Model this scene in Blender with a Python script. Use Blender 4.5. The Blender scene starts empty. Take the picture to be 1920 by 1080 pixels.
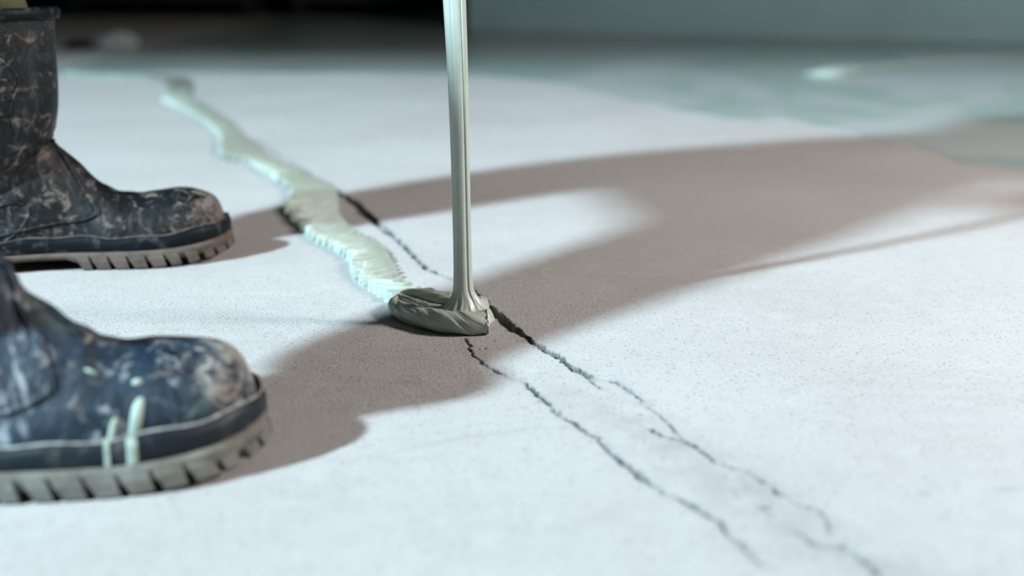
import bpy, math
import numpy as np
from mathutils import Vector, Matrix

# ------------------------------------------------------------------ camera
CAM_H, FPX, HORIZON = 0.30, 2600.0, -60.0
PITCH = math.atan((540 - HORIZON) / FPX)
scene = bpy.context.scene
COL = scene.collection
cam_data = bpy.data.cameras.new('camera')
cam_data.sensor_width = 36.0
cam_data.lens = 36.0 * FPX / 1920.0
cam_data.clip_start = 0.02
cam_data.clip_end = 60
cam_data.dof.use_dof = True
cam_data.dof.focus_distance = 1.16
cam_data.dof.aperture_fstop = 3.3
cam = bpy.data.objects.new('camera', cam_data)
cam.location = (0, 0, CAM_H)
cam.rotation_euler = (math.pi / 2 - PITCH, 0, 0)
COL.objects.link(cam)
scene.camera = cam

# ------------------------------------------------------------------ world, lamps, exposure
scene.view_settings.view_transform = 'Standard'
scene.view_settings.look = 'None'
scene.view_settings.gamma = 1.0
scene.view_settings.exposure = 0.0
scene.view_settings.use_curve_mapping = False
world = bpy.data.worlds.new('world')
scene.world = world
world.use_nodes = True
world.node_tree.nodes['Background'].inputs['Color'].default_value = (0.45, 0.6, 0.65, 1)
world.node_tree.nodes['Background'].inputs['Strength'].default_value = 0.06


def aim(o, target):
    d = Vector(target) - Vector(o.location)
    o.rotation_euler = d.to_track_quat('-Z', 'Y').to_euler()


key_data = bpy.data.lights.new('floodlight_cool', 'SPOT')
key_data.energy = 4950
key_data.color = (0.62, 0.86, 1.0)
key_data.shadow_soft_size = 0.14
key_data.spot_size = math.radians(75)
key_data.spot_blend = 0.6
key = bpy.data.objects.new('floodlight_cool', key_data)
key.location = (-3.99, -1.93, 3.5)
aim(key, (0.1, 1.7, 0))
COL.objects.link(key)

fill_data = bpy.data.lights.new('work_lamp_warm', 'AREA')
fill_data.shape = 'DISK'
fill_data.size = 0.5
fill_data.energy = 104
fill_data.color = (1.0, 0.93, 0.89)
fill = bpy.data.objects.new('work_lamp_warm', fill_data)
fill.location = (2.3, 0.85, 1.6)
aim(fill, (-0.1, 2.2, 0))
COL.objects.link(fill)


# ------------------------------------------------------------------ helpers
def G(px, py, z=0.0):
    """point of the horizontal plane at height z seen at a photo pixel"""
    u = (px - 960) / FPX
    v = (540 - py) / FPX
    dx, dy, dz = u, math.cos(PITCH) + v * math.sin(PITCH), -math.sin(PITCH) + v * math.cos(PITCH)
    t = (z - CAM_H) / dz
    return np.array([dx * t, dy * t])


def _hash(ix, iy, seed):
    h = (ix.astype(np.int64) * 374761393 + iy.astype(np.int64) * 668265263 + seed * 1442695041) & 0xffffffff
    h = ((h ^ (h >> 13)) * 1274126177) & 0xffffffff
    h = h ^ (h >> 16)
    return (h & 0xffff) / 65535.0


def vnoise(x, y, seed=0):
    x = np.asarray(x, float)
    y = np.asarray(y, float) + 0 * x
    x = x + 0 * y
    ix, iy = np.floor(x), np.floor(y)
    fx, fy = x - ix, y - iy
    fx = fx * fx * (3 - 2 * fx)
    fy = fy * fy * (3 - 2 * fy)
    a, b = _hash(ix, iy, seed), _hash(ix + 1, iy, seed)
    c, d = _hash(ix, iy + 1, seed), _hash(ix + 1, iy + 1, seed)
    return (a + (b - a) * fx) * (1 - fy) + (c + (d - c) * fx) * fy - 0.5


def fbm(x, y, seed=0, octaves=3):
    s, a, f = 0, 1.0, 1.0
    for o in range(octaves):
        s = s + a * vnoise(np.asarray(x) * f, np.asarray(y) * f, seed + o)
        a *= 0.5
        f *= 2.03
    return s


def smooth(e0, e1, x):
    t = np.clip((x - e0) / (e1 - e0), 0, 1)
    return t * t * (3 - 2 * t)


def catmull(keys, n, closed=False):
    keys = np.array(keys, float)
    m = len(keys)
    ts = np.linspace(0, m if closed else m - 1, n, endpoint=not closed)
    out = []
    for t in ts:
        i = int(math.floor(t))
        if not closed:
            i = min(i, m - 2)
        u = t - i
        idx = [(i - 1) % m, i % m, (i + 1) % m, (i + 2) % m] if closed else \
            [max(i - 1, 0), i, i + 1, min(i + 2, m - 1)]
        p0, p1, p2, p3 = keys[idx]
        out.append(0.5 * ((2 * p1) + (-p0 + p2) * u + (2 * p0 - 5 * p1 + 4 * p2 - p3) * u ** 2 +
                          (-p0 + 3 * p1 - 3 * p2 + p3) * u ** 3))
    return np.array(out)


def link(o, parent=None):
    COL.objects.link(o)
    if parent is not None:
        o.parent = parent
    return o


def mesh_obj(name, verts, faces, mat, parent=None, shade=True):
    me = bpy.data.meshes.new(name)
    me.from_pydata([tuple(map(float, v)) for v in verts], [], [tuple(map(int, f)) for f in faces])
    me.materials.append(mat)
    if shade:
        me.shade_smooth()
    me.update()
    return link(bpy.data.objects.new(name, me), parent)


def empty(name, loc, parent=None, rotz=0.0):
    o = bpy.data.objects.new(name, None)
    o.location = loc
    o.rotation_euler = (0, 0, rotz)
    o.empty_display_size = 0.05
    return link(o, parent)


def tag(o, label=None, cat=None, group=None, kind=None):
    for k, v in (('label', label), ('category', cat), ('group', group), ('kind', kind)):
        if v:
            o[k] = v
    return o


def grid_faces(nr, nc, wrap=False):
    f = []
    for i in range(nr - 1):
        for j in range(nc if wrap else nc - 1):
            k = (j + 1) % nc
            f.append((i * nc + j, i * nc + k, (i + 1) * nc + k, (i + 1) * nc + j))
    return f


def loft(name, rings, mat, parent=None, caps=(True, True), flip=False):
    rings = [np.asarray(r) for r in rings]
    nc = len(rings[0])
    v = np.concatenate(rings)
    f = grid_faces(len(rings), nc, True)
    if caps[0]:
        f.append(tuple(range(nc - 1, -1, -1)))
    if caps[1]:
        o = (len(rings) - 1) * nc
        f.append(tuple(range(o, o + nc)))
    if flip:
        f = [tuple(reversed(q)) for q in f]
    return mesh_obj(name, v, f, mat, parent)


def tube_rings(path, radius, n=10):
    path = np.asarray(path, float)
    m = len(path)
    r = np.full(m, radius) if np.isscalar(radius) else np.asarray(radius)
    tang = np.gradient(path, axis=0)
    tang /= np.linalg.norm(tang, axis=1)[:, None] + 1e-12
    ref = np.array([0, 0, 1.0]) if abs(tang[0][2]) < 0.9 else np.array([1.0, 0, 0])
    rings = []
    for p, t, rr in zip(path, tang, r):
        a = np.cross(t, ref)
        a /= np.linalg.norm(a) + 1e-12
        b = np.cross(a, t)
        ref = b
        rings.append([p + rr * (a * math.cos(q) + b * math.sin(q)) for q in np.linspace(0, 2 * math.pi, n, endpoint=False)])
    return rings


# ------------------------------------------------------------------ materials
class Mat:
    def __init__(self, name, rough=0.6, spec=0.5):
        self.m = bpy.data.materials.new(name)
        self.m.use_nodes = True
        self.nt = self.m.node_tree
        self.b = self.nt.nodes['Principled BSDF']
        self.b.inputs['Roughness'].default_value = rough
        self.b.inputs['Specular IOR Level'].default_value = spec

    def n(self, t, **kw):
        nd = self.nt.nodes.new(t)
        for k, v in kw.items():
            setattr(nd, k, v)
        return nd

    def l(self, a, b):
        self.nt.links.new(a, b)

    def coord(self, scale=(1, 1, 1), rot=(0, 0, 0), kind='Object'):
        tc = self.n('ShaderNodeTexCoord')
        mp = self.n('ShaderNodeMapping')
        mp.inputs['Scale'].default_value = scale
        mp.inputs['Rotation'].default_value = rot
        self.l(tc.outputs[kind], mp.inputs['Vector'])
        return mp.outputs[0]

    def noise(self, vec, scale, detail=4, rough=0.55, distort=0.0):
        nd = self.n('ShaderNodeTexNoise')
        nd.inputs['Scale'].default_value = scale
        nd.inputs['Detail'].default_value = detail
        nd.inputs['Roughness'].default_value = rough
        nd.inputs['Distortion'].default_value = distort
        self.l(vec, nd.inputs['Vector'])
        return nd.outputs['Fac']

    def ramp(self, fac, lo, hi, a=0.0, b=1.0):
        nd = self.n('ShaderNodeMapRange')
        nd.interpolation_type = 'SMOOTHSTEP'
        for k, v in zip((1, 2, 3, 4), (lo, hi, a, b)):
            nd.inputs[k].default_value = v
        self.l(fac, nd.inputs[0])
        return nd.outputs[0]

    def math(self, op, a, b):
        nd = self.n('ShaderNodeMath', operation=op)
        for i, q in enumerate((a, b)):
            if isinstance(q, (int, float)):
                nd.inputs[i].default_value = q
            else:
                self.l(q, nd.inputs[i])
        return nd.outputs[0]

    def mix(self, fac, a, b, mode='MIX'):
        nd = self.n('ShaderNodeMix', data_type='RGBA', blend_type=mode)
        for s, q in ((nd.inputs[0], fac), (nd.inputs[6], a), (nd.inputs[7], b)):
            if isinstance(q, (int, float)):
                s.default_value = q
            elif isinstance(q, tuple):
                s.default_value = (*q, 1)
            else:
                self.l(q, s)
        return nd.outputs[2]

    def color(self, c):
        if isinstance(c, tuple):
            self.b.inputs['Base Color'].default_value = (*c, 1)
        else:
            self.l(c, self.b.inputs['Base Color'])

    def bump(self, h, strength=0.3, dist=0.001):
        nd = self.n('ShaderNodeBump')
        nd.inputs['Strength'].default_value = strength
        nd.inputs['Distance'].default_value = dist
        self.l(h, nd.inputs['Height'])
        self.l(nd.outputs[0], self.b.inputs['Normal'])


def mat_floor():
    M = Mat('bare_concrete', 0.9, 0.25)
    v = M.coord()
    big = M.noise(v, 3.0, 5)
    mid = M.noise(v, 45, 6, 0.6)
    fine = M.noise(v, 330, 6, 0.8)
    c = M.mix(M.ramp(big, 0.3, 0.7), (0.47, 0.44, 0.425), (0.53, 0.505, 0.49))
    c = M.mix(M.ramp(mid, 0.35, 0.75, 0, 0.35), c, (0.60, 0.575, 0.55))
    c = M.mix(M.ramp(fine, 0.53, 0.66, 0, 0.75), c, (0.20, 0.185, 0.175))
    # brushed streaks left by grinding
    vs = M.coord((6, 90, 1), (0, 0, -0.9))
    st = M.noise(vs, 1.0, 4)
    c = M.mix(M.ramp(st, 0.55, 0.8, 0, 0.14), c, (0.33, 0.31, 0.30))
    # sparse dark grains
    vo = M.n('ShaderNodeTexVoronoi')
    vo.inputs['Scale'].default_value = 150
    M.l(v, vo.inputs['Vector'])
    c = M.mix(M.ramp(vo.outputs['Distance'], 0.08, 0.26, 0.6, 0), c, (0.20, 0.17, 0.15))
    at = M.n('ShaderNodeAttribute', attribute_name='dirt_and_shade')
    c = M.mix(at.outputs['Fac'], c, (0.05, 0.052, 0.05))
    M.color(c)
    h = M.math('ADD', M.math('MULTIPLY', fine, 1.0), M.math('MULTIPLY', M.noise(v, 240, 4, 0.7), 0.6))
    M.bump(h, 1.0, 0.0019)
    return M.m


def mat_epoxy(name='poured_epoxy', c0=(0.390, 0.43, 0.375), rough=0.36):
    M = Mat(name, rough, 0.5)
    v = M.coord()
    n1 = M.noise(v, 60, 3)
    M.color(M.mix(M.ramp(n1, 0.3, 0.7), c0, tuple(q * 1.1 for q in c0)))
    return M


def mat_boot(name, base0, base1, mud_c, mud_amt, smear_amt, green_amt):
    M = Mat(name, 0.5, 0.28)
    v = M.coord()
    vz = M.coord((1, 1, 0.4), (0, 0.3, 0))
    rub = M.mix(M.ramp(M.noise(v, 40, 5), 0.35, 0.65), base0, base1)
    sx = M.n('ShaderNodeSeparateXYZ')
    M.l(v, sx.inputs[0])
    # dried mud patches, heavier on the toe
    toe = M.ramp(sx.outputs[0], 0.25, 0.31, 0.0, 0.17)
    a = M.math('ADD', M.noise(v, 62, 9, 0.70, 0.8), toe)
    mud = M.ramp(a, 0.62 - 0.12 * mud_amt, 0.74 - 0.10 * mud_amt, 0, 0.85)
    c = M.mix(mud, rub, mud_c)
    # grey-white smears of dust, drawn out downwards
    s = M.noise(vz, 55, 9, 0.72, 1.5)
    c = M.mix(M.ramp(s, 0.52, 0.68, 0, smear_amt), c, (0.36, 0.38, 0.39))
    # fine pale scratches and crumbs
    sp = M.noise(M.coord((1, 1, 0.7), (0.2, 0.5, 0)), 150, 6, 0.75, 1.0)
    c = M.mix(M.ramp(sp, 0.60, 0.72, 0, 0.5), c, tuple(q * 1.4 for q in mud_c))
    g = M.noise(v, 22, 6, 0.65, 0.5)
    c = M.mix(M.ramp(g, 0.58, 0.70, 0, green_amt), c, (0.20, 0.27, 0.22))
    M.color(c)
    r = M.n('ShaderNodeMapRange')
    r.inputs[3].default_value, r.inputs[4].default_value = 0.42, 0.9
    M.l(mud, r.inputs[0])
    M.l(r.outputs[0], M.b.inputs['Roughness'])
    M.bump(M.math('ADD', a, M.math('MULTIPLY', sp, 0.5)), 0.6, 0.002)
    return M.m


def mat_sole(name, c0, c1):
    M = Mat(name, 0.85, 0.3)
    v = M.coord()
    a = M.noise(v, 35, 5, 0.6)
    c = M.mix(M.ramp(a, 0.35, 0.65), c0, c1)
    c = M.mix(M.ramp(M.noise(v, 120, 4), 0.55, 0.75, 0, 0.5), c, (0.06, 0.05, 0.045))
    M.color(c)
    M.bump(a, 0.4, 0.002)
    return M.m


def mat_band(name, dark=1.0):
    M = Mat(name, 0.55, 0.3 * dark)
    v = M.coord()
    c = M.mix(M.ramp(M.noise(v, 80, 6), 0.5, 0.75, 0, 0.4), tuple(q * dark for q in (0.004, 0.008, 0.013)), (0.13, 0.13, 0.125))
    M.color(c)
    return M.m


def mat_plain(name, c, rough=0.7, var=0.25, scale=8, spec=0.4):
    M = Mat(name, rough, spec)
    v = M.coord()
    M.color(M.mix(M.ramp(M.noise(v, scale, 4), 0.3, 0.7), c, tuple(q * (1 - var) for q in c)))
    return M.m


M_FLOOR = mat_floor()
_e = mat_epoxy()
_vs = _e.coord((220, 220, 6))
_e.bump(_e.noise(_vs, 1.0, 3), 0.25, 0.0015)
M_STREAM = _e.m
_e = mat_epoxy('epoxy_bead', (0.375, 0.445, 0.395), rough=0.32)
_vs = _e.coord((40, 420, 420), (0, 0, 0.25))
_e.bump(_e.noise(_vs, 1.0, 3), 0.8, 0.0016)
M_BEAD = _e.m


# ------------------------------------------------------------------ setting: floor with its cracks
CRACKS = [  # pixel polyline with width in mm at each point
    ([(478, 262), (520, 290), (560, 312), (600, 337), (640, 365), (662, 378), (684, 400), (720, 430), (745, 450), (772, 477),
      (800, 505), (832, 518), (868, 533), (890, 548), (905, 562)],
     [1.5, 2, 2, 3, 5, 7, 8, 5, 3.5, 3, 3, 2.5, 1.2, 1.5, 2.5], 7),
    ([(905, 562), (915, 576), (928, 586), (940, 597), (952, 607), (962, 618), (985, 631), (1003, 644), (1022, 656), (1045, 668),
      (1063, 683), (1085, 695), (1108, 712)],
     [3, 6, 6.5, 5.5, 6.5, 6, 3.0, 3.4, 3.2, 3.0, 2.8, 2.6, 2.2], 9),
    ([(1098, 702), (1118, 708), (1142, 712), (1170, 724), (1190, 738), (1203, 752)], [1.6, 1.8, 1.5, 1.8, 1.4, 1.0], 4),
    ([(1108, 712), (1120, 724), (1132, 730)], [1.5, 1.2, 0.8], 3),
    ([(1203, 755), (1232, 776), (1258, 800), (1284, 828)], [0.8, 0.9, 0.9, 1.2], 2),
    ([(1212, 802), (1240, 816), (1262, 822), (1285, 828), (1310, 845), (1350, 868), (1400, 888), (1440, 906), (1462, 928),
      (1490, 944), (1535, 958), (1556, 985), (1562, 1000)],
     [1.8, 1.5, 1.3, 2.2, 1.3, 1.2, 1.0, 1.0, 0.9, 0.9, 0.9, 0.9, 0.7], 2.5),
    ([(870, 636), (880, 648), (886, 664), (902, 680), (935, 700), (965, 708), (986, 716), (1000, 734), (1028, 757), (1050, 780),
      (1072, 791), (1098, 808), (1126, 828), (1150, 852), (1178, 876), (1212, 906), (1250, 924), (1284, 944), (1320, 965),
      (1350, 985), (1370, 1008), (1395, 1024), (1430, 1062)],
     [1.5, 1.4, 1.2, 1.4, 1.7, 1.6, 1.8, 1.8, 2.1, 1.9, 2.0, 1.5, 1.5, 1.6, 2.2, 2.6, 1.6, 1.5, 1.6, 1.8, 1.2, 1.6, 1.0], 3),
    ([(1495, 998), (1520, 1014), (1545, 1026), (1580, 1026), (1610, 1040), (1645, 1075)], [1.2, 1.2, 2.8, 2.8, 1.5, 1.5], 4),
]
PITS = [(1204, 776, 2.6), (1210, 801, 2.2), (1436, 952, 3.2), (1495, 998, 3.2), (1445, 966, 2.0), (1380, 922, 2.2), (1640, 1072, 3.5),
        (1163, 427, 2.5), (1690, 908, 2.0), (1734, 926, 2.0), (1883, 916, 2.2), (912, 654, 1.6), (925, 640, 1.8), (1366, 900, 1.8),
        (1082, 792, 1.6), (900, 655, 1.3), (1372, 1008, 1.8), (1392, 1024, 1.6)]


def crack_center(y):
    ys = np.array([-2.0, 0.55, 0.65, 0.86, 1.07, 1.28, 1.6, 1.98, 2.3, 12])
    xs = np.array([0.24, 0.20, 0.165, 0.085, 0.02, -0.045, -0.14, -0.27, -0.40, -0.40])
    return np.interp(y, ys, xs)


def build_floor():
    fine = np.arange(-0.115, 0.1151, 0.0011)
    w = []
    s, x = 0.0014, 0.115
    while x < 7.5:
        s = min(s * 1.16, 0.5)
        x += s
        w.append(x)
    w = np.array(w)
    us = np.concatenate([-w[::-1], fine, w])
    ys = [0.60]
    while ys[-1] < 2.15:
        ys.append(ys[-1] + 0.0011 * (1 + 0.55 * (ys[-1] - 0.6)))
    s = 0.0022
    while ys[-1] < 11.5:
        s = min(s * 1.12, 0.5)
        ys.append(ys[-1] + s)
    lo, s, y = [], 0.0014, 0.60
    while y > -3.0:
        s = min(s * 1.2, 0.4)
        y -= s
        lo.append(y)
    ys = np.array(lo[::-1] + ys)
    Y, U = np.meshgrid(ys, us, indexing='ij')
    X = U + crack_center(Y)
    # jagged outlines: look the crack up at slightly displaced places
    jx = X + 0.0040 * fbm(X * 150, Y * 110, 3, 3) + 0.0022 * fbm(X * 520, Y * 420, 9, 2)
    jy = Y + 0.0032 * fbm(X * 130, Y * 130, 5, 3)
    Z = np.zeros_like(X)
    D = np.zeros_like(X)
    for pts, wid, depth in CRACKS:
        g = np.array([G(*p) for p in pts])
        for i in range(len(g) - 1):
            a, b = g[i], g[i + 1]
            r = 0.02
            m = (X > min(a[0], b[0]) - r) & (X < max(a[0], b[0]) + r) & (Y > min(a[1], b[1]) - r) & (Y < max(a[1], b[1]) + r)
            if not m.any():
                continue
            px, py = jx[m] - a[0], jy[m] - a[1]
            d = b - a
            t = np.clip((px * d[0] + py * d[1]) / (d @ d), 0, 1)
            dist = np.hypot(px - t * d[0], py - t * d[1])
            hw = (wid[i] * (1 - t) + wid[i + 1] * t) * 0.00070
            dep = depth * 0.001 * smooth(1.25, 0.45, dist / hw)
            Z[m] = np.minimum(Z[m], -dep)
            dirt_and_shade = np.maximum(smooth(2.0, 1.05, dist / hw) * np.clip(0.72 + 1.0 * fbm(X[m] * 70, Y[m] * 70, 19, 2), 0.25, 0.92), 0.20 * np.exp(-dist / 0.004) * (1 + 2 * fbm(X[m] * 200, Y[m] * 200, 17, 2)))  # crack dirt, widened past the groove to paint shade over its lit walls
            D[m] = np.maximum(D[m], dirt_and_shade)
    for px_, py_, r in PITS:
        c = G(px_, py_)
        d = np.hypot(jx - c[0], (jy - c[1]) * 0.8)
        q = smooth(1.2, 0.4, d / (r * 0.001))
        Z = np.minimum(Z, -0.003 * q)
        D = np.maximum(D, 0.8 * q)
    # old repair strip between the two cracks: dusty grey
    la = np.array([G(*p) for p in [(1020, 700), (1200, 800), (1420, 940), (1600, 1050), (1700, 1080)]])
    yy = np.clip(Y, la[:, 1].min(), la[:, 1].max())
    cx = np.interp(yy, la[::-1, 1], la[::-1, 0])
    strip = np.exp(-((X - cx) / 0.028) ** 2) * smooth(1.05, 0.85, Y) * smooth(0.3, 0.6, Y)
    D = np.maximum(D, 0.16 * strip * (0.6 + 1.2 * (fbm(X * 60, Y * 60, 21, 3) + 0.3)))
    # faint darker line running across
    la = np.array([G(*p) for p in [(690, 858), (850, 824), (1000, 801)]])
    cy = np.interp(X, la[:, 0], la[:, 1])
    D = np.maximum(D, 0.16 * np.exp(-((Y - cy) / 0.0025) ** 2) * smooth(-0.12, -0.06, X) * smooth(0.04, 0.0, X))
    near = smooth(3.0, 2.0, Y)
    Z = Z + near * 0.0009 * fbm(X * 28, Y * 28, 31, 3)
    nr, nc = X.shape
    v = np.stack([X, Y, Z], -1).reshape(-1, 3)
    i, j = np.meshgrid(np.arange(nr - 1), np.arange(nc - 1), indexing='ij')
    q = np.stack([i * nc + j, i * nc + j + 1, (i + 1) * nc + j + 1, (i + 1) * nc + j], -1).reshape(-1, 4)
    me = bpy.data.meshes.new('floor')
    me.vertices.add(len(v))
    me.vertices.foreach_set('co', v.ravel())
    me.loops.add(q.size)
    me.loops.foreach_set('vertex_index', q.ravel().astype(np.int32))
    me.polygons.add(len(q))
    me.polygons.foreach_set('loop_start', np.arange(0, q.size, 4, dtype=np.int32))
    me.polygons.foreach_set('loop_total', np.full(len(q), 4, dtype=np.int32))
    at = me.attributes.new('dirt_and_shade', 'FLOAT', 'POINT')
    at.data.foreach_set('value', D.ravel().astype(np.float32))
    me.materials.append(M_FLOOR)
    me.update(calc_edges=True)
    me.validate()
    me.shade_smooth()
    o = link(bpy.data.objects.new('floor', me))
    tag(o, 'bare cracked grey concrete floor', kind='structure')
    return o


build_floor()


def slab(name, p0, p1, z0, z1, thick, mat, label):
    """vertical wall slab from p0 to p1, thickness behind the visible face (to the left of p0->p1)"""
    p0, p1 = np.array(p0, float), np.array(p1, float)
    d = (p1 - p0) / np.linalg.norm(p1 - p0)
    n = np.array([-d[1], d[0]]) * thick
    q = [p0, p1, p1 + n, p0 + n]
    v = [(*a, z0) for a in q] + [(*a, z1) for a in q]
    f = [(0, 1, 5, 4), (1, 2, 6, 5), (2, 3, 7, 6), (3, 0, 4, 7), (4, 5, 6, 7), (3, 2, 1, 0)]
    return tag(mesh_obj(name, v, f, mat, shade=False), label, kind='structure')


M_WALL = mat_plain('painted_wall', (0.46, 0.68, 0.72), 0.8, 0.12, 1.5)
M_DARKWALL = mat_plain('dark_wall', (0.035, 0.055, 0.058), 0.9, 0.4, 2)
M_BASE = mat_plain('dark_strip', (0.03, 0.045, 0.045), 0.7, 0.3, 4)
WA, WB = G(905, 53), G(1915, 77)
wd = (WB - WA) / np.linalg.norm(WB - WA)
WEND = WA + wd * 7.5
slab('wall_right', WEND, WA, -0.02, 2.6, 0.15, M_WALL, 'pale blue grey painted wall')
wn = np.array([wd[1], -wd[0]])
wn = wn if wn[1] < 0 else -wn
slab('dark_strip_right', WEND + wn * 0.015, WA + wn * 0.015, 0.0, 0.062, 0.0145, M_BASE, 'dark strip along the foot of the pale wall')  # low dark strip along the foot of the wall
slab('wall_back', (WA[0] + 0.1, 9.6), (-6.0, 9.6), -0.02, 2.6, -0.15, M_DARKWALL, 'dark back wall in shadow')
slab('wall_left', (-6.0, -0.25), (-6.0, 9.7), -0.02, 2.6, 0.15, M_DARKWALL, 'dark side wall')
cv = [(x, y, z) for z in (2.6, 2.75) for x, y in ((-6.15, -0.25), (7.0, -0.25), (7.0, 9.8), (-6.15, 9.8))]  # unseen overhead slab, front edge placed to keep the floodlight off the far floor
tag(mesh_obj('ceiling_blocker', cv, [(0, 1, 2, 3), (7, 6, 5, 4), (0, 4, 5, 1), (1, 5, 6, 2), (2, 6, 7, 3), (3, 7, 4, 0)],
             mat_plain('ceiling_paint', (0.12, 0.13, 0.13), 0.9), shade=False), 'ceiling slab added unseen, its front edge cutting off the floodlight', kind='structure')


# ------------------------------------------------------------------ boots
OUTL = [(0.000, 0.000), (0.006, -0.021), (0.028, -0.033), (0.060, -0.036), (0.100, -0.034), (0.140, -0.037), (0.185, -0.047),
        (0.225, -0.0515), (0.258, -0.048), (0.283, -0.034), (0.297, -0.014), (0.300, 0.002),
        (0.297, 0.017), (0.283, 0.037), (0.258, 0.0515), (0.225, 0.056), (0.185, 0.053), (0.140, 0.045), (0.100, 0.039),
        (0.060, 0.037), (0.028, 0.033), (0.006, 0.021)]   # +y = outer side of a left foot


def resample_closed(p, n):
    q = np.vstack([p, p[:1]])
    s = np.concatenate([[0], np.cumsum(np.linalg.norm(np.diff(q, axis=0), axis=1))])
    t = np.linspace(0, s[-1], n, endpoint=False)
    return np.stack([np.interp(t, s, q[:, k]) for k in range(2)], -1), s[-1]


NOUT = 240
OUTLINE, OUT_LEN = resample_closed(catmull(OUTL, 600, True), NOUT)


def outline_normals(p):
    t = np.roll(p, -1, 0) - np.roll(p, 1, 0)
    t /= np.linalg.norm(t, axis=1)[:, None]
    return np.stack([t[:, 1], -t[:, 0]], -1)


ONRM = outline_normals(OUTLINE)
_half = len(OUTLINE) // 2


def out_at(x):
    """(inner y, outer y) of the sole outline at x"""
    p = OUTLINE
    inner = p[p[:, 1] <= 0.002]
    outer = p[p[:, 1] >= -0.001]
    a = inner[np.argsort(inner[:, 0])]
    b = outer[np.argsort(outer[:, 0])]
    return np.interp(x, a[:, 0], a[:, 1]), np.interp(x, b[:, 0], b[:, 1])


def spring(x):
    return 0.010 * np.clip((np.asarray(x) - 0.205) / 0.095, 0, 1) ** 2


# top point, bottom point, half width (None: from the sole outline), roundness of the bottom side
TOP_FAR = [(.2965, .028), (.2955, .036), (.2905, .050), (.280, .0595), (.2585, .068), (.232, .0683), (.210, .0678), (.188, .073), (.171, .0847),
           (.157, .101), (.145, .1127), (.1365, .1205), (.133, .1275), (.1365, .139), (.140, .158), (.1415, .180), (.142, .210), (.143, .252)]
TOP_NEAR = [(.2965, .030), (.2955, .038), (.291, .0495), (.284, .0585), (.272, .0645), (.245, .071), (.222, .0728), (.207, .0805), (.1945, .089),
            (.186, .0975), (.173, .1065), (.168, .116), (.163, .1257), (.158, .138), (.156, .155), (.154, .175), (.150, .205), (.143, .252)]
BOTTOM = [(.2965, .020), (.295, .020), (.290, .020), (.279, .019), (.258, .018), (.230, .017), (.206, .017), (.178, .017), (.148, .017), (.115, .017),
          (.075, .017), (.035, .018), (.006, .024), (.004, .065), (.008, .108), (.008, .150), (.006, .192), (.004, .252)]
WIDTH = [None] * 11 + [.0345, .0355, .040, .047, .0525, .0555, .058]
ROUND = [0] * 11 + [.15, .7, 1, 1, 1, 1, 1]
_rows = None


def boot_rows(top):
    rows = []
    for (tx, tz), (bx, bz), w, k in zip(top, BOTTOM, WIDTH, ROUND):
        if w is None:
            yi, yo = out_at(max(bx, 0.02))
            rows.append((tx, tz, bx, bz, 0.5 * (yo - yi) * 0.965, k, 0.5 * (yo + yi)))
        else:
            rows.append((tx, tz, bx, bz, w, k, 0.001))
    return np.array(rows)


def section(t):
    """interpolated section values at t in 0..1"""
    m = len(_rows)
    x = t * (m - 1)
    i = min(int(x), m - 2)
    u = x - i
    p0, p1, p2, p3 = _rows[max(i - 1, 0)], _rows[i], _rows[i + 1], _rows[min(i + 2, m - 1)]
    return 0.5 * ((2 * p1) + (-p0 + p2) * u + (2 * p0 - 5 * p1 + 4 * p2 - p3) * u * u + (-p0 + 3 * p1 - 3 * p2 + p3) * u ** 3)


def boot_point(t, beta, side=1.0, off=0.0):
    """point of the rubber surface; beta 0 = bottom/back, pi = top/front; side +1 outer, -1 inner"""
    def raw(t_, b_):
        tx, tz, bx, bz, w, k, yc = section(min(max(t_, 0), 1))
        k = min(max(k, 0), 1)
        g = b_ / 2
        n = 2.0 / 2.35
        vf, hf = math.sin(g) ** n, max(math.cos(g), 0) ** n
        vs, hs = (1 - math.cos(b_)) / 2, math.sin(b_)
        v, h = vf * (1 - k) + vs * k, hf * (1 - k) + hs * k
        x = bx + (tx - bx) * v
        z = bz + (tz - bz) * v
        # creased ankle and dents of worn rubber
        cr = math.exp(-((t_ - 0.70) / 0.05) ** 2)
        lump = 0.0016 * math.sin(t_ * 150 + 2.2 * b_) * cr * math.sin(g)
        vamp = 0.0010 * math.sin(t_ * 95 + 1.5 * math.cos(b_)) * math.exp(-((t_ - 0.40) / 0.06) ** 2) * math.sin(g)
        sh = 0.0022 * float(fbm(t_ * 16 + 5, b_ * 1.7 + (7 if side > 0 else 0), 12, 2)) * (0.4 + 0.6 * (t_ > 0.6)) * (1 if t_ > .12 else t_ / .12)
        y = yc + side * (w * h * (1 + 6 * (lump + vamp)) + sh * (h > 0.02))
        dx, dz = (tx - bx), (tz - bz)
        L = math.hypot(dx, dz) + 1e-9
        x += (lump + vamp) * dx / L * (v - 0.3)
        z += (lump + vamp) * dz / L * (v - 0.3)
        z += float(spring(x)) * (1 - 0.0 * k) if x > 0.205 else 0
        return np.array([x, y, z])
    p = raw(t, beta)
    if off:
        e = 0.004
        a = raw(t + e, beta) - raw(t - e, beta)
        b = raw(t, min(beta + 0.03, math.pi)) - raw(t, max(beta - 0.03, 0))
        n = np.cross(a, b)
        n /= np.linalg.norm(n) + 1e-12
        c = np.array([section(t)[0] * 0.5 + section(t)[2] * 0.5, section(t)[6], section(t)[1] * 0.5 + section(t)[3] * 0.5])
        if n @ (p - c) < 0:
            n = -n
        p = p + n * off
    return p


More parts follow.
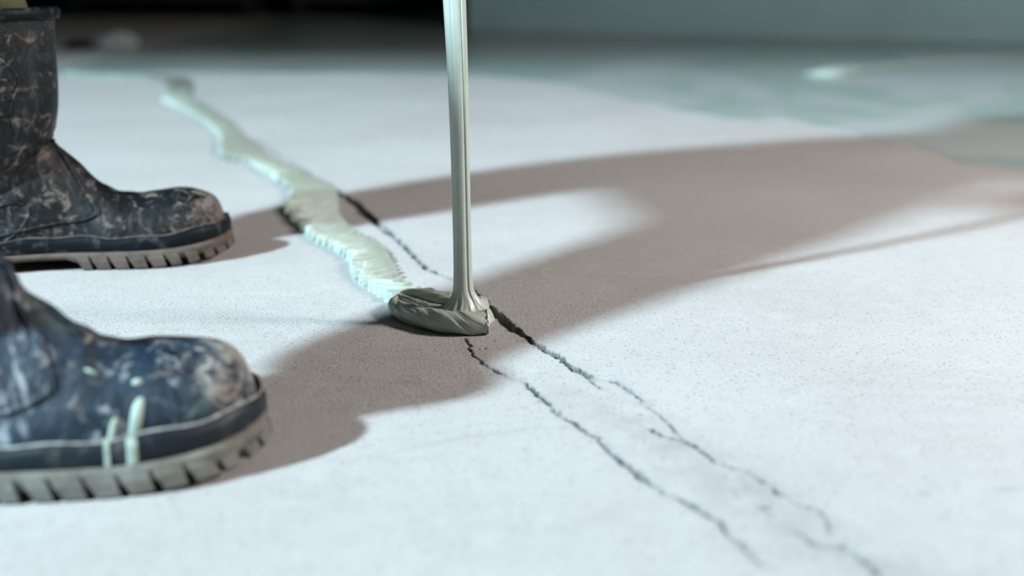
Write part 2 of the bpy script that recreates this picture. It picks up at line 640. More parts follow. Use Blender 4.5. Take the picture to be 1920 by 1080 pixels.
def make_boot(root, mats, mirror, sc, top_line, splashes=()):
    """mirror = +1 left boot (outer side +y), -1 right boot"""
    global _rows
    _rows = boot_rows(top_line)
    up, band_m, sole_m, splash_m = mats[:4]
    S = np.array([1, mirror, 1.0]) * sc

    def add(fn, *a, **k):
        return fn(*a, **k)
    fl = mirror < 0
    # rubber upper with a hollow shaft
    NT, NB = 150, 44
    betas = np.linspace(0, math.pi, NB)
    rings = []
    for t in np.linspace(0, 1, NT):
        ring = [boot_point(t, b, 1) for b in betas] + [boot_point(t, b, -1) for b in betas[::-1]]
        rings.append(np.array(ring) * S)
    top = rings[-1]
    c = top.mean(0)
    for s, dz in ((0.95, 0.0), (0.93, -0.03), (0.92, -0.07)):
        rings.append((top - c) * np.array([s, s, 1]) + c + np.array([0, 0, dz]))
    loft('upper', rings, up, root, caps=(True, True), flip=not fl)
    # rolled rim
    path = (top - c) * np.array([1.015, 1.015, 1]) + c
    pr, _ = None, None
    q = path[:, :2]
    n = len(q)
    rr = []
    for i in range(n):
        a = q[i] - c[:2]
        a /= np.linalg.norm(a)
        ring = [(q[i][0] + a[0] * 0.0042 * sx, q[i][1] + a[1] * 0.0042 * sx, c[2] + sz)
                for sx, sz in ((-0.6, -0.008), (0.7, -0.008), (1, -0.006), (1, 0.0), (0.5, 0.003), (-0.6, 0.003))]
        rr.append(ring)
    v = np.array(rr).reshape(-1, 3)
    f = []
    for i in range(n):
        for j in range(6):
            k = (j + 1) % 6
            i2 = (i + 1) % n
            f.append((i * 6 + j, i * 6 + k, i2 * 6 + k, i2 * 6 + j))
    mesh_obj('top_rim', v, f, band_m, root)
    # foxing band above the outsole, with a slightly wavy top edge
    P, N = OUTLINE, ONRM
    s = np.arange(NOUT) / NOUT
    sp = spring(P[:, 0])
    prof = [(-0.004, 0.0165), (0.0012, 0.0170), (0.0030, 0.0195), (0.0032, 0.0265), (0.0018, 0.0310), (-0.0005, 0.0325), (-0.006, 0.0320)]
    v = []
    for i in range(NOUT):
        wav = 0.0012 * math.sin(s[i] * 2 * math.pi * 5 + 1) + 0.0010 * math.sin(s[i] * 2 * math.pi * 13)
        for d, z in prof:
            o = P[i] + N[i] * d
            v.append(np.array([o[0], o[1], z + sp[i] + (wav if z > 0.025 else 0)]) * S)
    m = len(prof)
    f = [(i * m + j, i * m + j + 1, ((i + 1) % NOUT) * m + j + 1, ((i + 1) % NOUT) * m + j) for i in range(NOUT) for j in range(m - 1)]
    if fl:
        f = [tuple(reversed(a)) for a in f]
    band = mesh_obj('foxing_band', v, f, band_m, root)
    # narrow pale edge of the band
    path = np.array([np.array([*(P[i] + N[i] * 0.0006), 0.0328 + sp[i] + 0.0012 * math.sin(s[i] * 2 * math.pi * 5 + 1) + 0.0010 * math.sin(s[i] * 2 * math.pi * 13)]) * S
                     for i in range(NOUT)])
    path = np.vstack([path, path[:1]])
    loft('band_edge', tube_rings(path, 0.0010, 6), mats[4], band, caps=(False, False))
    # outsole slab, thinner under the arch
    v = []
    prof = [(-0.010, 0.0), (0.0022, 0.0), (0.0034, 0.003), (0.0040, 1.0), (0.001, 1.02), (-0.010, 1.02)]
    for i in range(NOUT):
        arch = float(smooth(0.060, 0.075, P[i][0]) * smooth(0.150, 0.135, P[i][0]))
        zb = 0.0075 + 0.004 * arch + sp[i]
        zt = 0.0180 + sp[i]
        for d, z in prof:
            dd = d if abs(d) < 0.009 else -min(0.012, 0.4 * np.hypot(*(P[i] - np.array([P[i][0], 0]))) + 0.002)
            o = P[i] + N[i] * dd
            v.append(np.array([o[0], o[1], zb + (zt - zb) * z]) * S)
    m = len(prof)
    f = [(i * m + j, i * m + j + 1, ((i + 1) % NOUT) * m + j + 1, ((i + 1) % NOUT) * m + j) for i in range(NOUT) for j in range(m - 1)]
    f.append(tuple(i * m for i in range(NOUT - 1, -1, -1)))
    if fl:
        f = [tuple(reversed(a)) for a in f]
    outsole = mesh_obj('outsole', v, f, sole_m, root)
    # tread lugs round the edge, slanted like saw teeth
    step = NOUT / 41.0
    for k in range(41):
        i0 = k * step
        i1 = i0 + step * 0.80
        ids = [int(round(i0 + (i1 - i0) * q)) % NOUT for q in (0, 0.33, 0.67, 1)]
        xm = P[ids[1]][0]
        if 0.070 < xm < 0.140:
            continue
        sg = 1 if P[ids[1]][1] > 0 else -1
        vv = []
        for q, i in enumerate(ids):
            shift = 0.0035 if abs(N[i][1]) > 0.5 else 0.001
            for d, z, sh in ((-0.016, 0.0, 0), (0.0030, 0.0, 0), (0.0056, 0.002, 0), (0.0056, 0.0095, 1), (0.0042, 0.0150, 1.6), (-0.016, 0.0100, 0.6)):
                o = P[i] + N[i] * d
                tap = (0.0012 if q == 0 else -0.0012 if q == 3 else 0) * (1 if z < 0.003 else 0)
                tx = np.array([-N[i][1], N[i][0]])
                o = o + tx * tap + np.array([-shift * sh, 0])
                vv.append(np.array([o[0], o[1], z + sp[i]]) * S)
        ff = [(a * 6 + b, a * 6 + (b + 1) % 6, (a + 1) * 6 + (b + 1) % 6, (a + 1) * 6 + b) for a in range(3) for b in range(6)]
        ff += [tuple(range(5, -1, -1)), tuple(range(18, 24))]
        if fl:
            ff = [tuple(reversed(a)) for a in ff]
        mesh_obj('tread_lug', vv, ff, sole_m, outsole, shade=False)
    # moulded ankle ridges on both sides
    for sd in (1, -1):
        for off, rad in ((0.0, 0.0019), (0.012, 0.0013)):
            kp = [(0.705 - off, 2.95), (0.640 - off, 2.75), (0.575 - off, 2.35), (0.505 - off, 1.80), (0.455 - off * .6, 1.25), (0.475, 0.85), (0.530, 0.60), (0.60, 0.36), (0.635, 0.20)]
            kk = catmull(kp, 60)
            loft('ankle_ridge', tube_rings([boot_point(a, b, sd, 0.0004) * S for a, b in kk], rad, 8), up, root)
        # heel counter arc and shaft side panel outline
        kk = catmull([(0.72, 0.0), (0.70, 0.7), (0.66, 1.0), (0.60, 0.9), (0.585, 0.5), (0.60, 0.15)], 50)
        loft('heel_ridge', tube_rings([boot_point(a, b, sd, 0.0003) * S for a, b in kk], 0.0014, 8), up, root)
        kk = catmull([(0.995, 1.62), (0.975, 1.64), (0.955, 1.75), (0.935, 1.95), (0.915, 2.05), (0.895, 2.0), (0.87, 1.9), (0.84, 1.9), (0.80, 2.0)], 60)
        loft('shaft_ridge', tube_rings([boot_point(a, b, sd, 0.0002) * S for a, b in kk], 0.0013, 8), up, root)
        for tt in (0.918, 0.885, 0.86):
            kk = [(tt, b) for b in np.linspace(0.25, 1.95, 40)]
            loft('shaft_ridge', tube_rings([boot_point(a, b, sd, 0.0001) * S for a, b in kk], 0.0010, 8), up, root)
    # dried resin drips
    if splashes:
        for x, wid in ((0.2220, 0.0045), (0.2105, 0.0030)):
            side = [i for i in range(NOUT) if P[i][1] > 0 and abs(P[i][0] - x) < wid]
            side.sort(key=lambda i: P[i][0])
            vv = []
            for z in np.linspace(0.0185, 0.034, 8):
                for q, i in enumerate(side):
                    a = 2 * q / (len(side) - 1) - 1
                    off = 0.0034 + 0.0012 * max(1 - a * a, 0) - 0.0028 * float(smooth(0.029, 0.034, z))
                    o = P[i] + N[i] * off
                    vv.append(np.array([o[0], o[1], z + sp[i]]) * S)
            mesh_obj('resin_drip', vv, grid_faces(8, len(side)), splash_m, root)
    for t0, b0, b1, wd, sd in splashes:
        vv, ff = [], []
        nb, nw = 16, 7
        for i in range(nb):
            b = b0 + (b1 - b0) * i / (nb - 1)
            e = 1 - abs(2 * i / (nb - 1) - 1) ** 4
            wob = 0.0012 * float(vnoise(i * 0.6, t0 * 50, 4))
            for j in range(nw):
                a = (j / (nw - 1) - 0.5) * 2
                ht = 0.0002 + 0.0016 * max(1 - a * a, 0) * e
                vv.append(boot_point(t0 + a * wd * (0.35 + 0.65 * e) + wob, b, sd, ht) * S)
        ff = grid_faces(nb, nw)
        mesh_obj('resin_drip', vv, ff, splash_m, root)
    return root


M_SPLASH = mat_plain('dried_resin', (0.33, 0.40, 0.33), 0.6, 0.3, 60)
M_EDGE = mat_plain('dusty_rubber_edge', (0.30, 0.29, 0.27), 0.8, 0.6, 120)
M_EDGE_FAR = mat_plain('shaded_rubber_edge', (0.10, 0.085, 0.075), 0.8, 0.7, 120)  # far boot's edge, shade put into its darker colour
YAW_NEAR, YAW_FAR = math.radians(17), math.radians(19)
SC_NEAR, SC_FAR = 1.06, 1.03


def place_boot(tip_px, yaw, sc):
    g = G(*tip_px)
    d = np.array([math.cos(yaw), math.sin(yaw)]) * 0.30 * sc
    return (g[0] - d[0], g[1] - d[1], 0.0)


LOC_NEAR = place_boot((492, 840), YAW_NEAR, SC_NEAR)
LOC_FAR = place_boot((430, 474), YAW_FAR, SC_FAR)
near = empty('rubber_boot', LOC_NEAR, None, YAW_NEAR)
tag(near, 'dusty navy rubber boot with pale green resin drips on its side', 'boot', 'work boots of the person pouring')
make_boot(near, (mat_boot('worn_navy_rubber', (0.005, 0.010, 0.018), (0.012, 0.026, 0.044), (0.27, 0.235, 0.20), 0.48, 0.72, 0.45), mat_band('navy_rubber_band'),
                 mat_sole('muddy_outsole', (0.10, 0.09, 0.075), (0.17, 0.165, 0.14)), M_SPLASH, M_EDGE), -1, SC_NEAR, TOP_NEAR,
          splashes=((0.318, 0.30, 1.25, 0.0085, 1), (0.347, 0.28, 0.85, 0.0055, 1), (0.325, 1.55, 1.72, 0.007, 1), (0.40, 1.7, 1.8, 0.012, 1), (0.53, 0.5, 0.62, 0.02, 1)))
far = empty('rubber_boot', LOC_FAR, None, YAW_FAR)
tag(far, 'black mud-stained rubber boot, colour darkened for shade, showing its tall shaft and rolled rim', 'boot', 'work boots of the person pouring')
make_boot(far, (mat_boot('muddy_shaded_rubber', (0.0025, 0.003, 0.0035), (0.005, 0.007, 0.009), (0.16, 0.125, 0.105), 0.80, 0.10, 0.05), mat_band('shaded_rubber_band', 0.5),  # rubber coloured darker than the near boot's to stand in for shade
                mat_sole('brown_muddy_outsole', (0.06, 0.045, 0.035), (0.11, 0.085, 0.07)), M_SPLASH, M_EDGE_FAR), 1, SC_FAR, TOP_FAR)


# ------------------------------------------------------------------ poured epoxy: bead, folded mound, falling stream
BEAD = [  # left edge pixel, right edge pixel along the bead, far to near
    ((120, 140), (118, 134)), ((200, 147), (200, 139)), ((290, 152), (300, 141)), ((322, 163), (352, 148)), ((308, 189), (359, 180)),
    ((349, 210), (390, 200)), ((389, 236), (428, 225)), ((414, 262), (452, 250)), ((417, 296), (478, 274)), ((465, 308), (505, 294)),
    ((502, 330), (553, 316)), ((541, 355), (585, 334)), ((550, 376), (622, 350)), ((540, 398), (627, 378)), ((556, 421), (634, 406)),
    ((588, 452), (655, 428)), ((623, 468), (692, 448)), ((655, 490), (720, 468)), ((665, 522), (737, 498)), ((692, 544), (755, 528)),
    ((717, 558), (800, 548)), ((745, 580), (842, 560)), ((790, 590), (850, 568))]


def build_bead(parent, org):
    L = np.array([G(*a) for a, b in BEAD])
    R = np.array([G(b[0], b[1], 0.004) for a, b in BEAD])
    C = catmull(np.hstack([L, R]), 2600)
    mid = 0.5 * (C[:, :2] + C[:, 2:])
    s = np.concatenate([[0], np.cumsum(np.linalg.norm(np.diff(mid, axis=0), axis=1))])
    q = np.linspace(0, 1, 3200)
    t = s[-1] * (1 - (1 - q) ** 1.0 * (0.35 + 0.65 * (1 - q)))
    C = np.stack([np.interp(t, s, C[:, k]) for k in range(4)], -1)
    nj = 34
    a = np.linspace(0, 1, nj)
    T, A = np.meshgrid(t, a, indexing='ij')
    # folds lie across the bead like stacked sheets; the phase bends back toward the edges
    warp = T + 0.010 * A + 0.006 * (A - 0.5) ** 2 * 4 + 0.009 * fbm(T * 22, A * 1.6, 41, 2)
    per = 0.019
    ph = (warp / per + 0.5 * fbm(T * 30, A * 0.4, 43, 2)) % 1.0
    saw = np.where(ph < 0.82, ph / 0.82, (1 - ph) / 0.18)
    small = fbm(warp * 520, A * 2.2, 47, 2)
    sc = 0.16 * (saw - 0.5) + 0.07 * vnoise(T * 230, A * 0 + 2, 51)
    W = C[:, None, 2:] - C[:, None, :2]
    e = A + (A - 0.5) * 2 * sc
    XY = C[:, None, :2] + W * e[..., None]
    edge = np.minimum(A, 1 - A)
    dome = np.clip(edge / 0.08, 0, 1)
    dome = np.sqrt(1 - (1 - dome) ** 2)
    h = 0.0090 * (1 + 0.25 * fbm(T * 9, A * 0, 55, 2))
    Z = dome * (h + 0.0062 * (saw - 0.5) + 0.0016 * small - 0.004 * A) - 0.0015 * (1 - dome)
    v = np.concatenate([XY, Z[..., None]], -1).reshape(-1, 3) - np.array(org)
    f = grid_faces(len(t), nj)
    mesh_obj('bead', v, f, M_BEAD, parent)


def poly_sdf(X, Y, poly):
    d = np.full(X.shape, 1e9)
    inside = np.zeros(X.shape, bool)
    n = len(poly)
    for i in range(n):
        a, b = poly[i], poly[(i + 1) % n]
        e = b - a
        px, py = X - a[0], Y - a[1]
        t = np.clip((px * e[0] + py * e[1]) / (e @ e + 1e-12), 0, 1)
        d = np.minimum(d, np.hypot(px - t * e[0], py - t * e[1]))
        c = ((a[1] > Y) != (b[1] > Y)) & (X < (b[0] - a[0]) * (Y - a[1]) / (b[1] - a[1] + 1e-12) + a[0])
        inside ^= c
    return np.where(inside, d, -d)


SG = G(869, 612)          # foot of the stream


def build_mound(parent, org):
    px = [(741, 586), (752, 594), (775, 603), (802, 611), (837, 617), (880, 620), (908, 620), (916, 612), (918, 604), (912, 596), (904, 588),
          (896, 580), (884, 574), (862, 572), (835, 570), (806, 562), (770, 566), (742, 578)]
    poly = catmull([G(*p) for p in px], 120, True)
    x0, y0 = poly.min(0) - 0.004
    x1, y1 = poly.max(0) + 0.004
    xs = np.arange(x0, x1, 0.0005)
    ys = np.arange(y0, y1, 0.0005)
    Y, X = np.meshgrid(ys, xs, indexing='ij')
    jx = X + 0.0016 * fbm(X * 300, Y * 300, 61, 2)
    jy = Y + 0.0016 * fbm(X * 300, Y * 300, 63, 2)
    d = poly_sdf(jx, jy, poly)
    front = np.array([G(*p) for p in px[:7]])
    cy = np.interp(X, front[:, 0], front[:, 1])
    df = Y - cy                                   # distance behind the front lip
    u = (X - x0) / (x1 - x0)
    q = np.clip(d / 0.0045, 0, 1)
    body = np.sqrt(np.clip(1 - (1 - q) ** 2, 0, 1))
    H = 0.0120 + 0.0030 * np.exp(-((df - 0.014) / 0.012) ** 2) * smooth(0.02, 0.15, u)
    H = H + 0.002 * smooth(0.5, 0.95, u)
    # two folds that sweep along the lip, with fine flow lines
    sweep = df + 0.010 * np.sin(u * 3.6) - 0.012 * u
    fold = np.abs(((sweep * 150 + 1.1 * fbm(X * 40, Y * 40, 67, 2)) % 1.0) - 0.35)
    lines = fbm(sweep * 1100 + 3 * fbm(X * 60, Y * 60, 71, 2), u * 5, 73, 3)
    rough_end = smooth(0.90, 0.97, u)
    Z = body * (H + 0.0030 * (fold - 0.3) + 0.0014 * lines + rough_end * 0.0022 * fbm(X * 500, Y * 500, 77, 2))
    # heap drawn up round the foot of the stream
    r = np.hypot((X - SG[0]) / 1.15, (Y - SG[1]))
    Z = Z + body * 0.010 * np.exp(-(r / 0.011) ** 2)
    Z = np.where(d > 0, Z, -0.002)
    keep = d > -0.0012
    idx = -np.ones(X.shape, int)
    idx[keep] = np.arange(keep.sum())
    v = np.stack([X, Y, Z], -1)[keep] - np.array(org)
    i, j = np.nonzero(keep[:-1, :-1] & keep[1:, :-1] & keep[:-1, 1:] & keep[1:, 1:])
    f = np.stack([idx[i, j], idx[i, j + 1], idx[i + 1, j + 1], idx[i + 1, j]], -1)
    mesh_obj('folded_mound', v, f, M_STREAM, parent)
    # rolled lips of resin lying along the front, their surface drawn into slanting flow lines
    rolls = [([(752, 577, .0075), (742, 587, .0072), (752, 598, .0078), (778, 609, .0086), (812, 619, .0092), (850, 625, .0096), (884, 627, .0098), (914, 626, .0100)],
              [.0060, .0068, .0078, .0088, .0094, .0096, .0098, .0096], 7.5, 1),
             ([(755, 575, .0130), (775, 578, .0140), (805, 586, .0150), (838, 597, .0150), (868, 606, .0150), (888, 606, .0145), (901, 601, .0135), (900, 590, .0110)],
              [.0022, .0040, .0050, .0056, .0062, .0062, .0068, .0060], -6.0, 2),
             ([(748, 577, .0110), (768, 571, .0120), (795, 573, .0125), (822, 578, .0130), (846, 582, .0135)],
              [.0020, .0030, .0028, .0026, .0015], 3.0, 3)]
    for pts, rad, twist, seed in rolls:
        path = catmull([(*G(x, y), z) for x, y, z in pts], 150)
        rr = catmull([(r, 0) for r in rad], 150)[:, 0]
        rings = np.array(tube_rings(path, 1.0, 72))
        k = np.linspace(0, 1, 150)
        th = np.linspace(0, 2 * math.pi, 72, endpoint=False)
        K, TH = np.meshgrid(k, th, indexing='ij')
        ang = TH + twist * K + 0.5 * fbm(K * 6, TH * 0, 101 + seed, 2)
        # periodic lines round the roll, fading and merging along it
        ln = (np.sin(ang * 7 + 2.5 * fbm(K * 5, 0 * K, 111 + seed, 2)) * 0.45 + np.sin(ang * 17 + 4 * K) * 0.25 + np.sin(ang * 3 + 5 * K) * 0.7)
        rough = smooth(0.93, 1.0, K) if seed < 3 else 0 * K
        amp = 1 + 0.085 * ln * (1 + 0.6 * fbm(K * 14, ang, 121 + seed, 2)) + 0.35 * rough * fbm(K * 90, TH * 6, 131 + seed, 2)
        rv = path[:, None, :] + (rings - path[:, None, :]) * (rr[:, None] * amp)[..., None]
        rv[..., 2] = np.maximum(rv[..., 2], 0.0002)
        loft('fold', list(rv - np.array(org)), M_STREAM, parent)


BUCKET_Z = 0.74


def build_stream(parent, org):
    # height, centre shift in x, half width, half depth
    prof = [(0.006, 0.0015, 0.0255, 0.0200), (0.0135, 0.0015, 0.0220, 0.0165), (0.0185, 0.0014, 0.0175, 0.0130), (0.0235, 0.0014, 0.0135, 0.0100), (0.029, 0.0006, 0.0104, 0.0083),
            (0.036, 0.0, 0.0086, 0.0074), (0.06, -0.0003, 0.0079, 0.0070), (0.10, -0.0008, 0.0078, 0.0068), (0.16, -0.0018, 0.0080, 0.0066),
            (0.22, -0.0032, 0.0086, 0.0064), (0.27, -0.0050, 0.0093, 0.0062), (0.35, -0.008, 0.0105, 0.006), (0.50, -0.016, 0.014, 0.0055), (BUCKET_Z, -0.040, 0.024, 0.005)]
    pr = catmull(prof, 260)
    n = 110
    th = np.linspace(0, 2 * math.pi, n, endpoint=False)
    rings = []
    for z, cx, w, dp in pr:
        flare = float(smooth(0.034, 0.010, z))
        x = np.cos(th)
        y = np.sin(th)
        groove = 0.22 * np.exp(-((x - 0.50) / 0.11) ** 2) + 0.05 * np.exp(-((x + 0.35) / 0.10) ** 2)
        yy = np.where(y < 0, y * (1 - groove), y)
        fl = 1 + 0.02 * fbm(th * 6, z * 8 + 0 * th, 81, 3) + flare * 0.26 * fbm(th * 7, 0 * th + z * 30, 83, 3)
        rings.append(np.stack([SG[0] + cx + w * x * fl, SG[1] + dp * yy * fl, np.full(n, z)], -1) - np.array(org))
    loft('stream', rings, M_STREAM, parent)


ORG = (SG[0], SG[1], 0.0)
pour = empty('poured_epoxy', ORG)
tag(pour, 'grey green epoxy resin falling in a strand and folding into a rippled bead', 'epoxy resin')
build_bead(pour, ORG)
build_mound(pour, ORG)
build_stream(pour, ORG)


# ------------------------------------------------------------------ thin epoxy film already spread further back
def build_film():
    px = [(60, 138), (330, 138), (600, 140), (840, 141), (960, 148), (1050, 160), (1130, 178), (1220, 198), (1330, 218), (1400, 229), (1470, 224), (1540, 238),
          (1640, 262), (1760, 285), (1900, 318), (2060, 350), (2200, 330)]
    e = catmull([G(*p) for p in px[:-2]] + [(1.15, 2.02), (1.7, 2.15), (2.4, 2.5), (3.2, 3.0)], 420)
    e = e + 0.02 * np.stack([fbm(e[:, 0] * 9, e[:, 1] * 9, 91, 3), fbm(e[:, 0] * 9, e[:, 1] * 9, 95, 3)], -1)
    far_y = np.array([min(8.6, (WA + wd * ((x - WA[0]) / wd[0]))[1] - 0.12) if x > WA[0] else 8.6 for x in e[:, 0]])
    far_y = np.maximum(far_y, e[:, 1] + 0.05)
    rows = []
    for k, q in enumerate((0.0, 0.0, 0.002, 0.01, 0.05, 0.15, 0.3, 0.5, 0.75, 1.0)):
        y = e[:, 1] + (far_y - e[:, 1]) * q
        z = (0.0 if k == 0 else 0.0004 if k == 1 else 0.0008) + (0.0006 * fbm(e[:, 0] * 5, y * 5, 97, 2) if k > 2 else 0)
        rows.append(np.stack([e[:, 0], y, z + 0 * y], -1))
    M = Mat('wet_epoxy_film', 0.28, 0.4)
    v = M.coord((1, 0.8, 1))
    sw = M.noise(v, 1.6, 3, 0.5, 1.6)
    c = M.mix(M.ramp(sw, 0.42, 0.58), (0.32, 0.385, 0.35), (0.44, 0.455, 0.44))
    M.color(c)
    M.bump(M.noise(M.coord(), 6, 2), 0.25, 0.01)
    v = np.concatenate(rows)
    o = mesh_obj('epoxy_film', v, grid_faces(len(rows), len(e)), M.m)
    path = catmull([(*G(x, y), 0.003) for x, y in ((1505, 141), (1545, 142), (1580, 138), (1640, 130), (1740, 119), (1840, 111), (1930, 105))], 90)
    rad = catmull([(r, 0) for r in (.008, .045, .050, .030, .022, .018, .012)], 90)[:, 0]
    rings = np.array(tube_rings(path, rad, 14))
    rings[..., 2] = 0.001 + np.clip(rings[..., 2], 0, 1) * 0.45
    loft('glint_ridge', list(rings), M_BEAD, o)  # ridge added to stand in for the glint on the film
    tag(o, 'thin glossy green grey resin film spread over the floor before the far wall', 'resin film')


build_film()


# ------------------------------------------------------------------ dim things at the dark far end
def box_mesh(sx, sy, sz, bev=0.01):
    import bmesh
    bm = bmesh.new()
    bmesh.ops.create_cube(bm, size=1.0)
    bmesh.ops.scale(bm, vec=(sx, sy, sz), verts=bm.verts)
    bmesh.ops.translate(bm, vec=(0, 0, sz / 2), verts=bm.verts)
    bmesh.ops.bevel(bm, geom=list(bm.edges), offset=bev, segments=2, affect='EDGES')
    return bm


def bm_obj(name, bm, mat, parent=None, loc=(0, 0, 0)):
    me = bpy.data.meshes.new(name)
    bm.to_mesh(me)
    bm.free()
    me.materials.append(mat)
    o = bpy.data.objects.new(name, me)
    o.location = loc
    return link(o, parent)


M_CAB = mat_plain('dark_green_metal', (0.06, 0.10, 0.10), 0.6, 0.3, 6)
M_CAB2 = mat_plain('black_metal', (0.012, 0.014, 0.018), 0.5, 0.3, 6)


def cabinet(x, y, w, label):
    r = empty('storage_cabinet', (x, y, 0))
    tag(r, label, 'cabinet', 'dark cabinets at the far end')
    bm_obj('body', box_mesh(w, 0.5, 1.5), M_CAB2, r, (0, 0, 0.10))
    for sx in (-1, 1):
        d = bm_obj('door', box_mesh(w / 2 - 0.03, 0.02, 1.36, 0.004), M_CAB, r, (sx * w / 4, -0.262, 0.17))
        bm_obj('handle', box_mesh(0.02, 0.03, 0.14, 0.004), M_CAB2, d, (-sx * (w / 4 - 0.06), -0.02, 0.6))
        for sy in (-1, 1):
            bm_obj('leg', box_mesh(0.05, 0.05, 0.11, 0.004), M_CAB2, r, (sx * (w / 2 - 0.05), sy * 0.2, 0))


cabinet(-2.15, 8.9, 1.15, 'wide dark metal cabinet on short legs by the dark back wall')
cabinet(-0.98, 8.9, 0.75, 'narrow dark metal cabinet on short legs close to the pale painted wall')


def rubble(x, y, r, label, mat, seed):
    import bmesh
    bm = bmesh.new()
    bmesh.ops.create_icosphere(bm, subdivisions=3, radius=1)
    for v in bm.verts:
        k = 1 + 0.35 * float(fbm(v.co.x * 1.6 + seed, v.co.y * 1.6 + v.co.z, seed, 2))
        v.co = Vector((v.co.x * r * 1.5 * k, v.co.y * r * k, max(v.co.z, -0.45) * r * 0.7 * k))
    zmin = min(v.co.z for v in bm.verts)
    for v in bm.verts:
        v.co.z -= zmin
    o = bm_obj('rubble_lump', bm, mat, None, (x, y, 0))
    tag(o, label, 'rubble')


g = G(228, 90)
rubble(g[0], g[1] - 0.05, 0.055, 'pale lump of broken concrete lying on the dark far floor', mat_plain('pale_rubble', (0.40, 0.43, 0.42), 0.9), 3)
g = G(176, 92)
rubble(g[0] - 0.04, g[1] - 0.05, 0.035, 'black lump lying beside the pale rubble on the far floor', mat_plain('black_rubble', (0.01, 0.012, 0.012), 0.9), 8)


# ------------------------------------------------------------------ the person pouring (only the trouser leg in the boot is in view)
def boot_world(loc, yaw, x, y, z):
    return np.array([loc[0] + x * math.cos(yaw) - y * math.sin(yaw), loc[1] + x * math.sin(yaw) + y * math.cos(yaw), z])


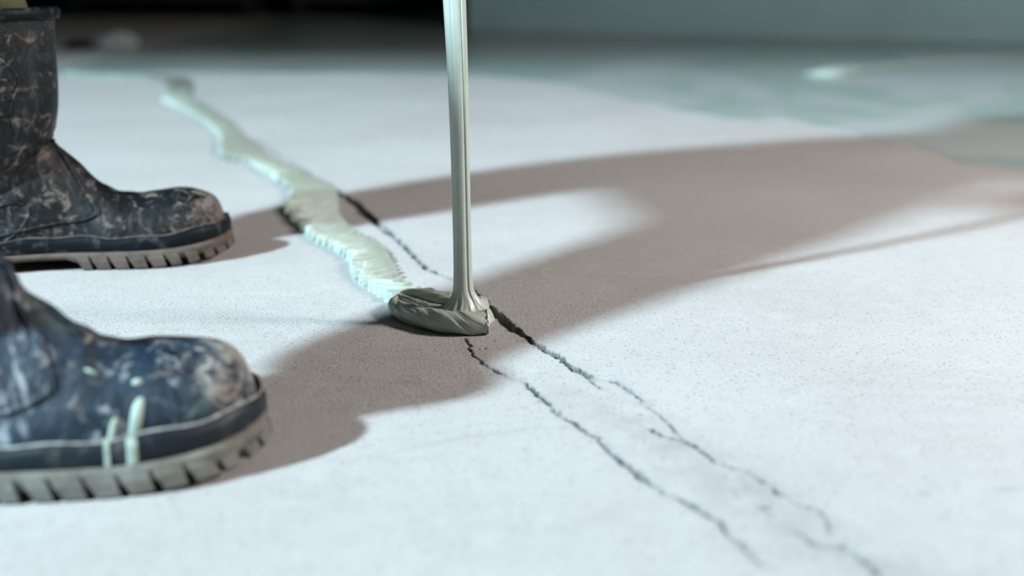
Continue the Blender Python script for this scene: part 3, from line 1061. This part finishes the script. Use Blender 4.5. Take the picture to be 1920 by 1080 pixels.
def build_person():
    nodes, edges, rad = [], [], []

    def chain(prev, pts):
        ids = []
        for p, r in pts:
            nodes.append(tuple(p))
            rad.append(r if isinstance(r, tuple) else (r, r))
            if prev is not None:
                edges.append((prev, len(nodes) - 1))
            prev = len(nodes) - 1
            ids.append(prev)
        return ids
    an = boot_world(LOC_NEAR, YAW_NEAR, 0.066 * SC_NEAR, 0, 0.20)
    af = boot_world(LOC_FAR, YAW_FAR, 0.066 * SC_FAR, 0, 0.20)
    pel = np.array([-0.74, 1.05, 0.93])
    spine = chain(None, [(pel, (0.15, 0.13)), (pel + (0.08, 0, 0.15), (0.14, 0.13)), (pel + (0.24, 0, 0.30), (0.165, 0.13)),
                         (pel + (0.38, 0, 0.40), (0.13, 0.11)), (pel + (0.46, 0, 0.46), 0.055), (pel + (0.53, 0, 0.51), (0.075, 0.08)),
                         (pel + (0.59, 0, 0.59), (0.085, 0.09)), (pel + (0.62, 0, 0.66), (0.06, 0.065))])
    for ank, knee, hip, rk in ((an, (-0.53, 0.80, 0.46), (-0.67, 0.86, 0.82), 0.082), (af, (-0.672, 1.30, 0.46), (-0.79, 1.22, 0.84), 0.096)):
        knee, hip = np.array(knee), np.array(hip)
        chain(spine[0], [(hip, 0.10), (hip * 0.5 + knee * 0.5, rk + 0.008), (knee, rk),
                         (knee * 0.5 + ank * 0.5, rk - 0.010), (ank + np.array([0.026, 0.008, 0.055]), 0.046), (ank, 0.044)])
    grip = np.array([SG[0] - 0.13, SG[1], 0.86])
    for sy in (-1, 1):
        sh = pel + np.array([0.34, 0.19 * sy, 0.38])
        hand = grip + np.array([-0.04, 0.185 * sy, 0.03 if sy > 0 else -0.02])
        elb = sh * 0.5 + hand * 0.5 + np.array([-0.22, 0.10 * sy, -0.08])
        if sy < 0:
            elb = np.array([-0.62, 0.78, 0.95])
        ids = chain(spine[3], [(sh, 0.070), (elb, 0.060), (hand * 0.8 + elb * 0.2, 0.032), (hand, (0.036, 0.028))])
        d = (hand - elb) / np.linalg.norm(hand - elb)
        for fz, ln in ((0.028, 0.9), (0.010, 1.0), (-0.008, 0.95), (-0.025, 0.75)):
            b = hand + d * 0.03 + np.array([0, 0, fz])
            chain(ids[-1], [(b, 0.0095), (b + d * 0.035 * ln + np.array([0, -0.012 * sy, 0]), 0.009), (b + d * 0.05 * ln + np.array([0, -0.038 * sy, 0]), 0.008)])
        b = hand + np.array([0.0, -0.012 * sy, 0.036])
        chain(ids[-1], [(b, 0.011), (b + d * 0.03 + np.array([0, -0.015 * sy, 0.018]), 0.009)])
    me = bpy.data.meshes.new('person')
    me.from_pydata(nodes, edges, [])
    o = link(bpy.data.objects.new('person', me))
    sk = o.modifiers.new('skin', 'SKIN')
    sk.use_smooth_shade = True
    for i, r in enumerate(rad):
        me.skin_vertices[0].data[i].radius = r
        me.skin_vertices[0].data[i].use_root = (i == 0)
    o.modifiers.new('subsurf', 'SUBSURF').levels = 2
    o.modifiers['subsurf'].render_levels = 2
    M = Mat('work_clothes', 0.9, 0.2)
    tc = M.n('ShaderNodeTexCoord')
    sx = M.n('ShaderNodeSeparateXYZ')
    M.l(tc.outputs['Object'], sx.inputs[0])
    olive = M.mix(M.ramp(M.noise(M.coord(), 30, 4), 0.3, 0.7), (0.10, 0.10, 0.05), (0.07, 0.072, 0.035))
    shirt = (0.05, 0.06, 0.075)
    skin = (0.42, 0.27, 0.20)
    arm = M.math('MULTIPLY', M.ramp(sx.outputs[0], -0.53, -0.50), M.ramp(sx.outputs[2], 0.68, 0.72))
    c = M.mix(M.math('MAXIMUM', arm, M.ramp(sx.outputs[2], 0.93, 0.95)), olive, shirt)
    hand_m = M.math('MULTIPLY', M.ramp(sx.outputs[0], -0.27, -0.26), M.ramp(sx.outputs[2], 1.02, 1.0))
    hand_m = M.math('MULTIPLY', hand_m, M.ramp(sx.outputs[2], 0.68, 0.72))
    M.color(M.mix(M.math('MAXIMUM', hand_m, M.ramp(sx.outputs[2], 1.385, 1.395)), c, skin))
    me.materials.append(M.m)
    # hair and face
    def blob(name, c, r, mat, keep=None):
        import bmesh
        bm = bmesh.new()
        bmesh.ops.create_uvsphere(bm, u_segments=24, v_segments=16, radius=1)
        for v in bm.verts:
            v.co = Vector((v.co.x * r[0], v.co.y * r[1], v.co.z * r[2]))
        if keep:
            bmesh.ops.delete(bm, geom=[v for v in bm.verts if not keep(v.co)], context='VERTS')
        ob = bm_obj(name, bm, mat, o, tuple(c))
        ob.data.shade_smooth()
        return ob
    hc = pel + np.array([0.575, 0, 0.60])
    skin_m = mat_plain('skin', skin, 0.6, 0.1)
    blob('hair', hc + (-0.012, 0, 0.02), (0.104, 0.094, 0.118), mat_plain('dark_hair', (0.02, 0.015, 0.012), 0.7), lambda q: q.z > 0.02 - 0.7 * max(-q.x, 0) + 0.6 * max(q.x, 0))
    blob('nose', hc + (0.092, 0, -0.015), (0.016, 0.013, 0.022), skin_m)
    for sy in (-1, 1):
        blob('eye', hc + (0.080, 0.030 * sy, 0.012), (0.010, 0.012, 0.009), mat_plain('eye', (0.5, 0.48, 0.46), 0.3))
        blob('ear', hc + (-0.005, 0.088 * sy, -0.005), (0.018, 0.010, 0.028), skin_m)
    blob('mouth', hc + (0.076, 0, -0.055), (0.010, 0.022, 0.006), mat_plain('lips', (0.35, 0.16, 0.14), 0.5))
    tag(o, 'person in olive trousers tucked into the rubber boots, leaning over to pour', 'person')
    return grip


GRIP = build_person()


def build_bucket():
    r = empty('mixing_bucket', tuple(GRIP))
    tag(r, 'dark plastic mixing bucket tipped over the resin strand', 'bucket')
    R = Matrix.Rotation(math.radians(104), 3, 'Y')
    n = 48
    prof = [(0.0, -0.14), (0.115, -0.14), (0.135, 0.13), (0.143, 0.13), (0.143, 0.145), (0.132, 0.145), (0.112, -0.13), (0.0, -0.13)]
    rings = []
    for rr, z in prof:
        rings.append([np.array(R @ Vector((max(rr, 1e-4) * math.cos(a), max(rr, 1e-4) * math.sin(a), z))) for a in np.linspace(0, 2 * math.pi, n, endpoint=False)])
    mb = mat_plain('black_plastic', (0.03, 0.03, 0.035), 0.5)
    loft('body', rings, mb, r)
    a = np.linspace(0, math.pi, 24)
    loft('bail_handle', tube_rings([np.array(R @ Vector((-0.10 * math.sin(q), 0.145 * math.cos(q), 0.12 + 0.05 * math.sin(q)))) for q in a], 0.003, 8),
         mat_plain('steel_wire', (0.35, 0.35, 0.36), 0.35), r)


build_bucket()
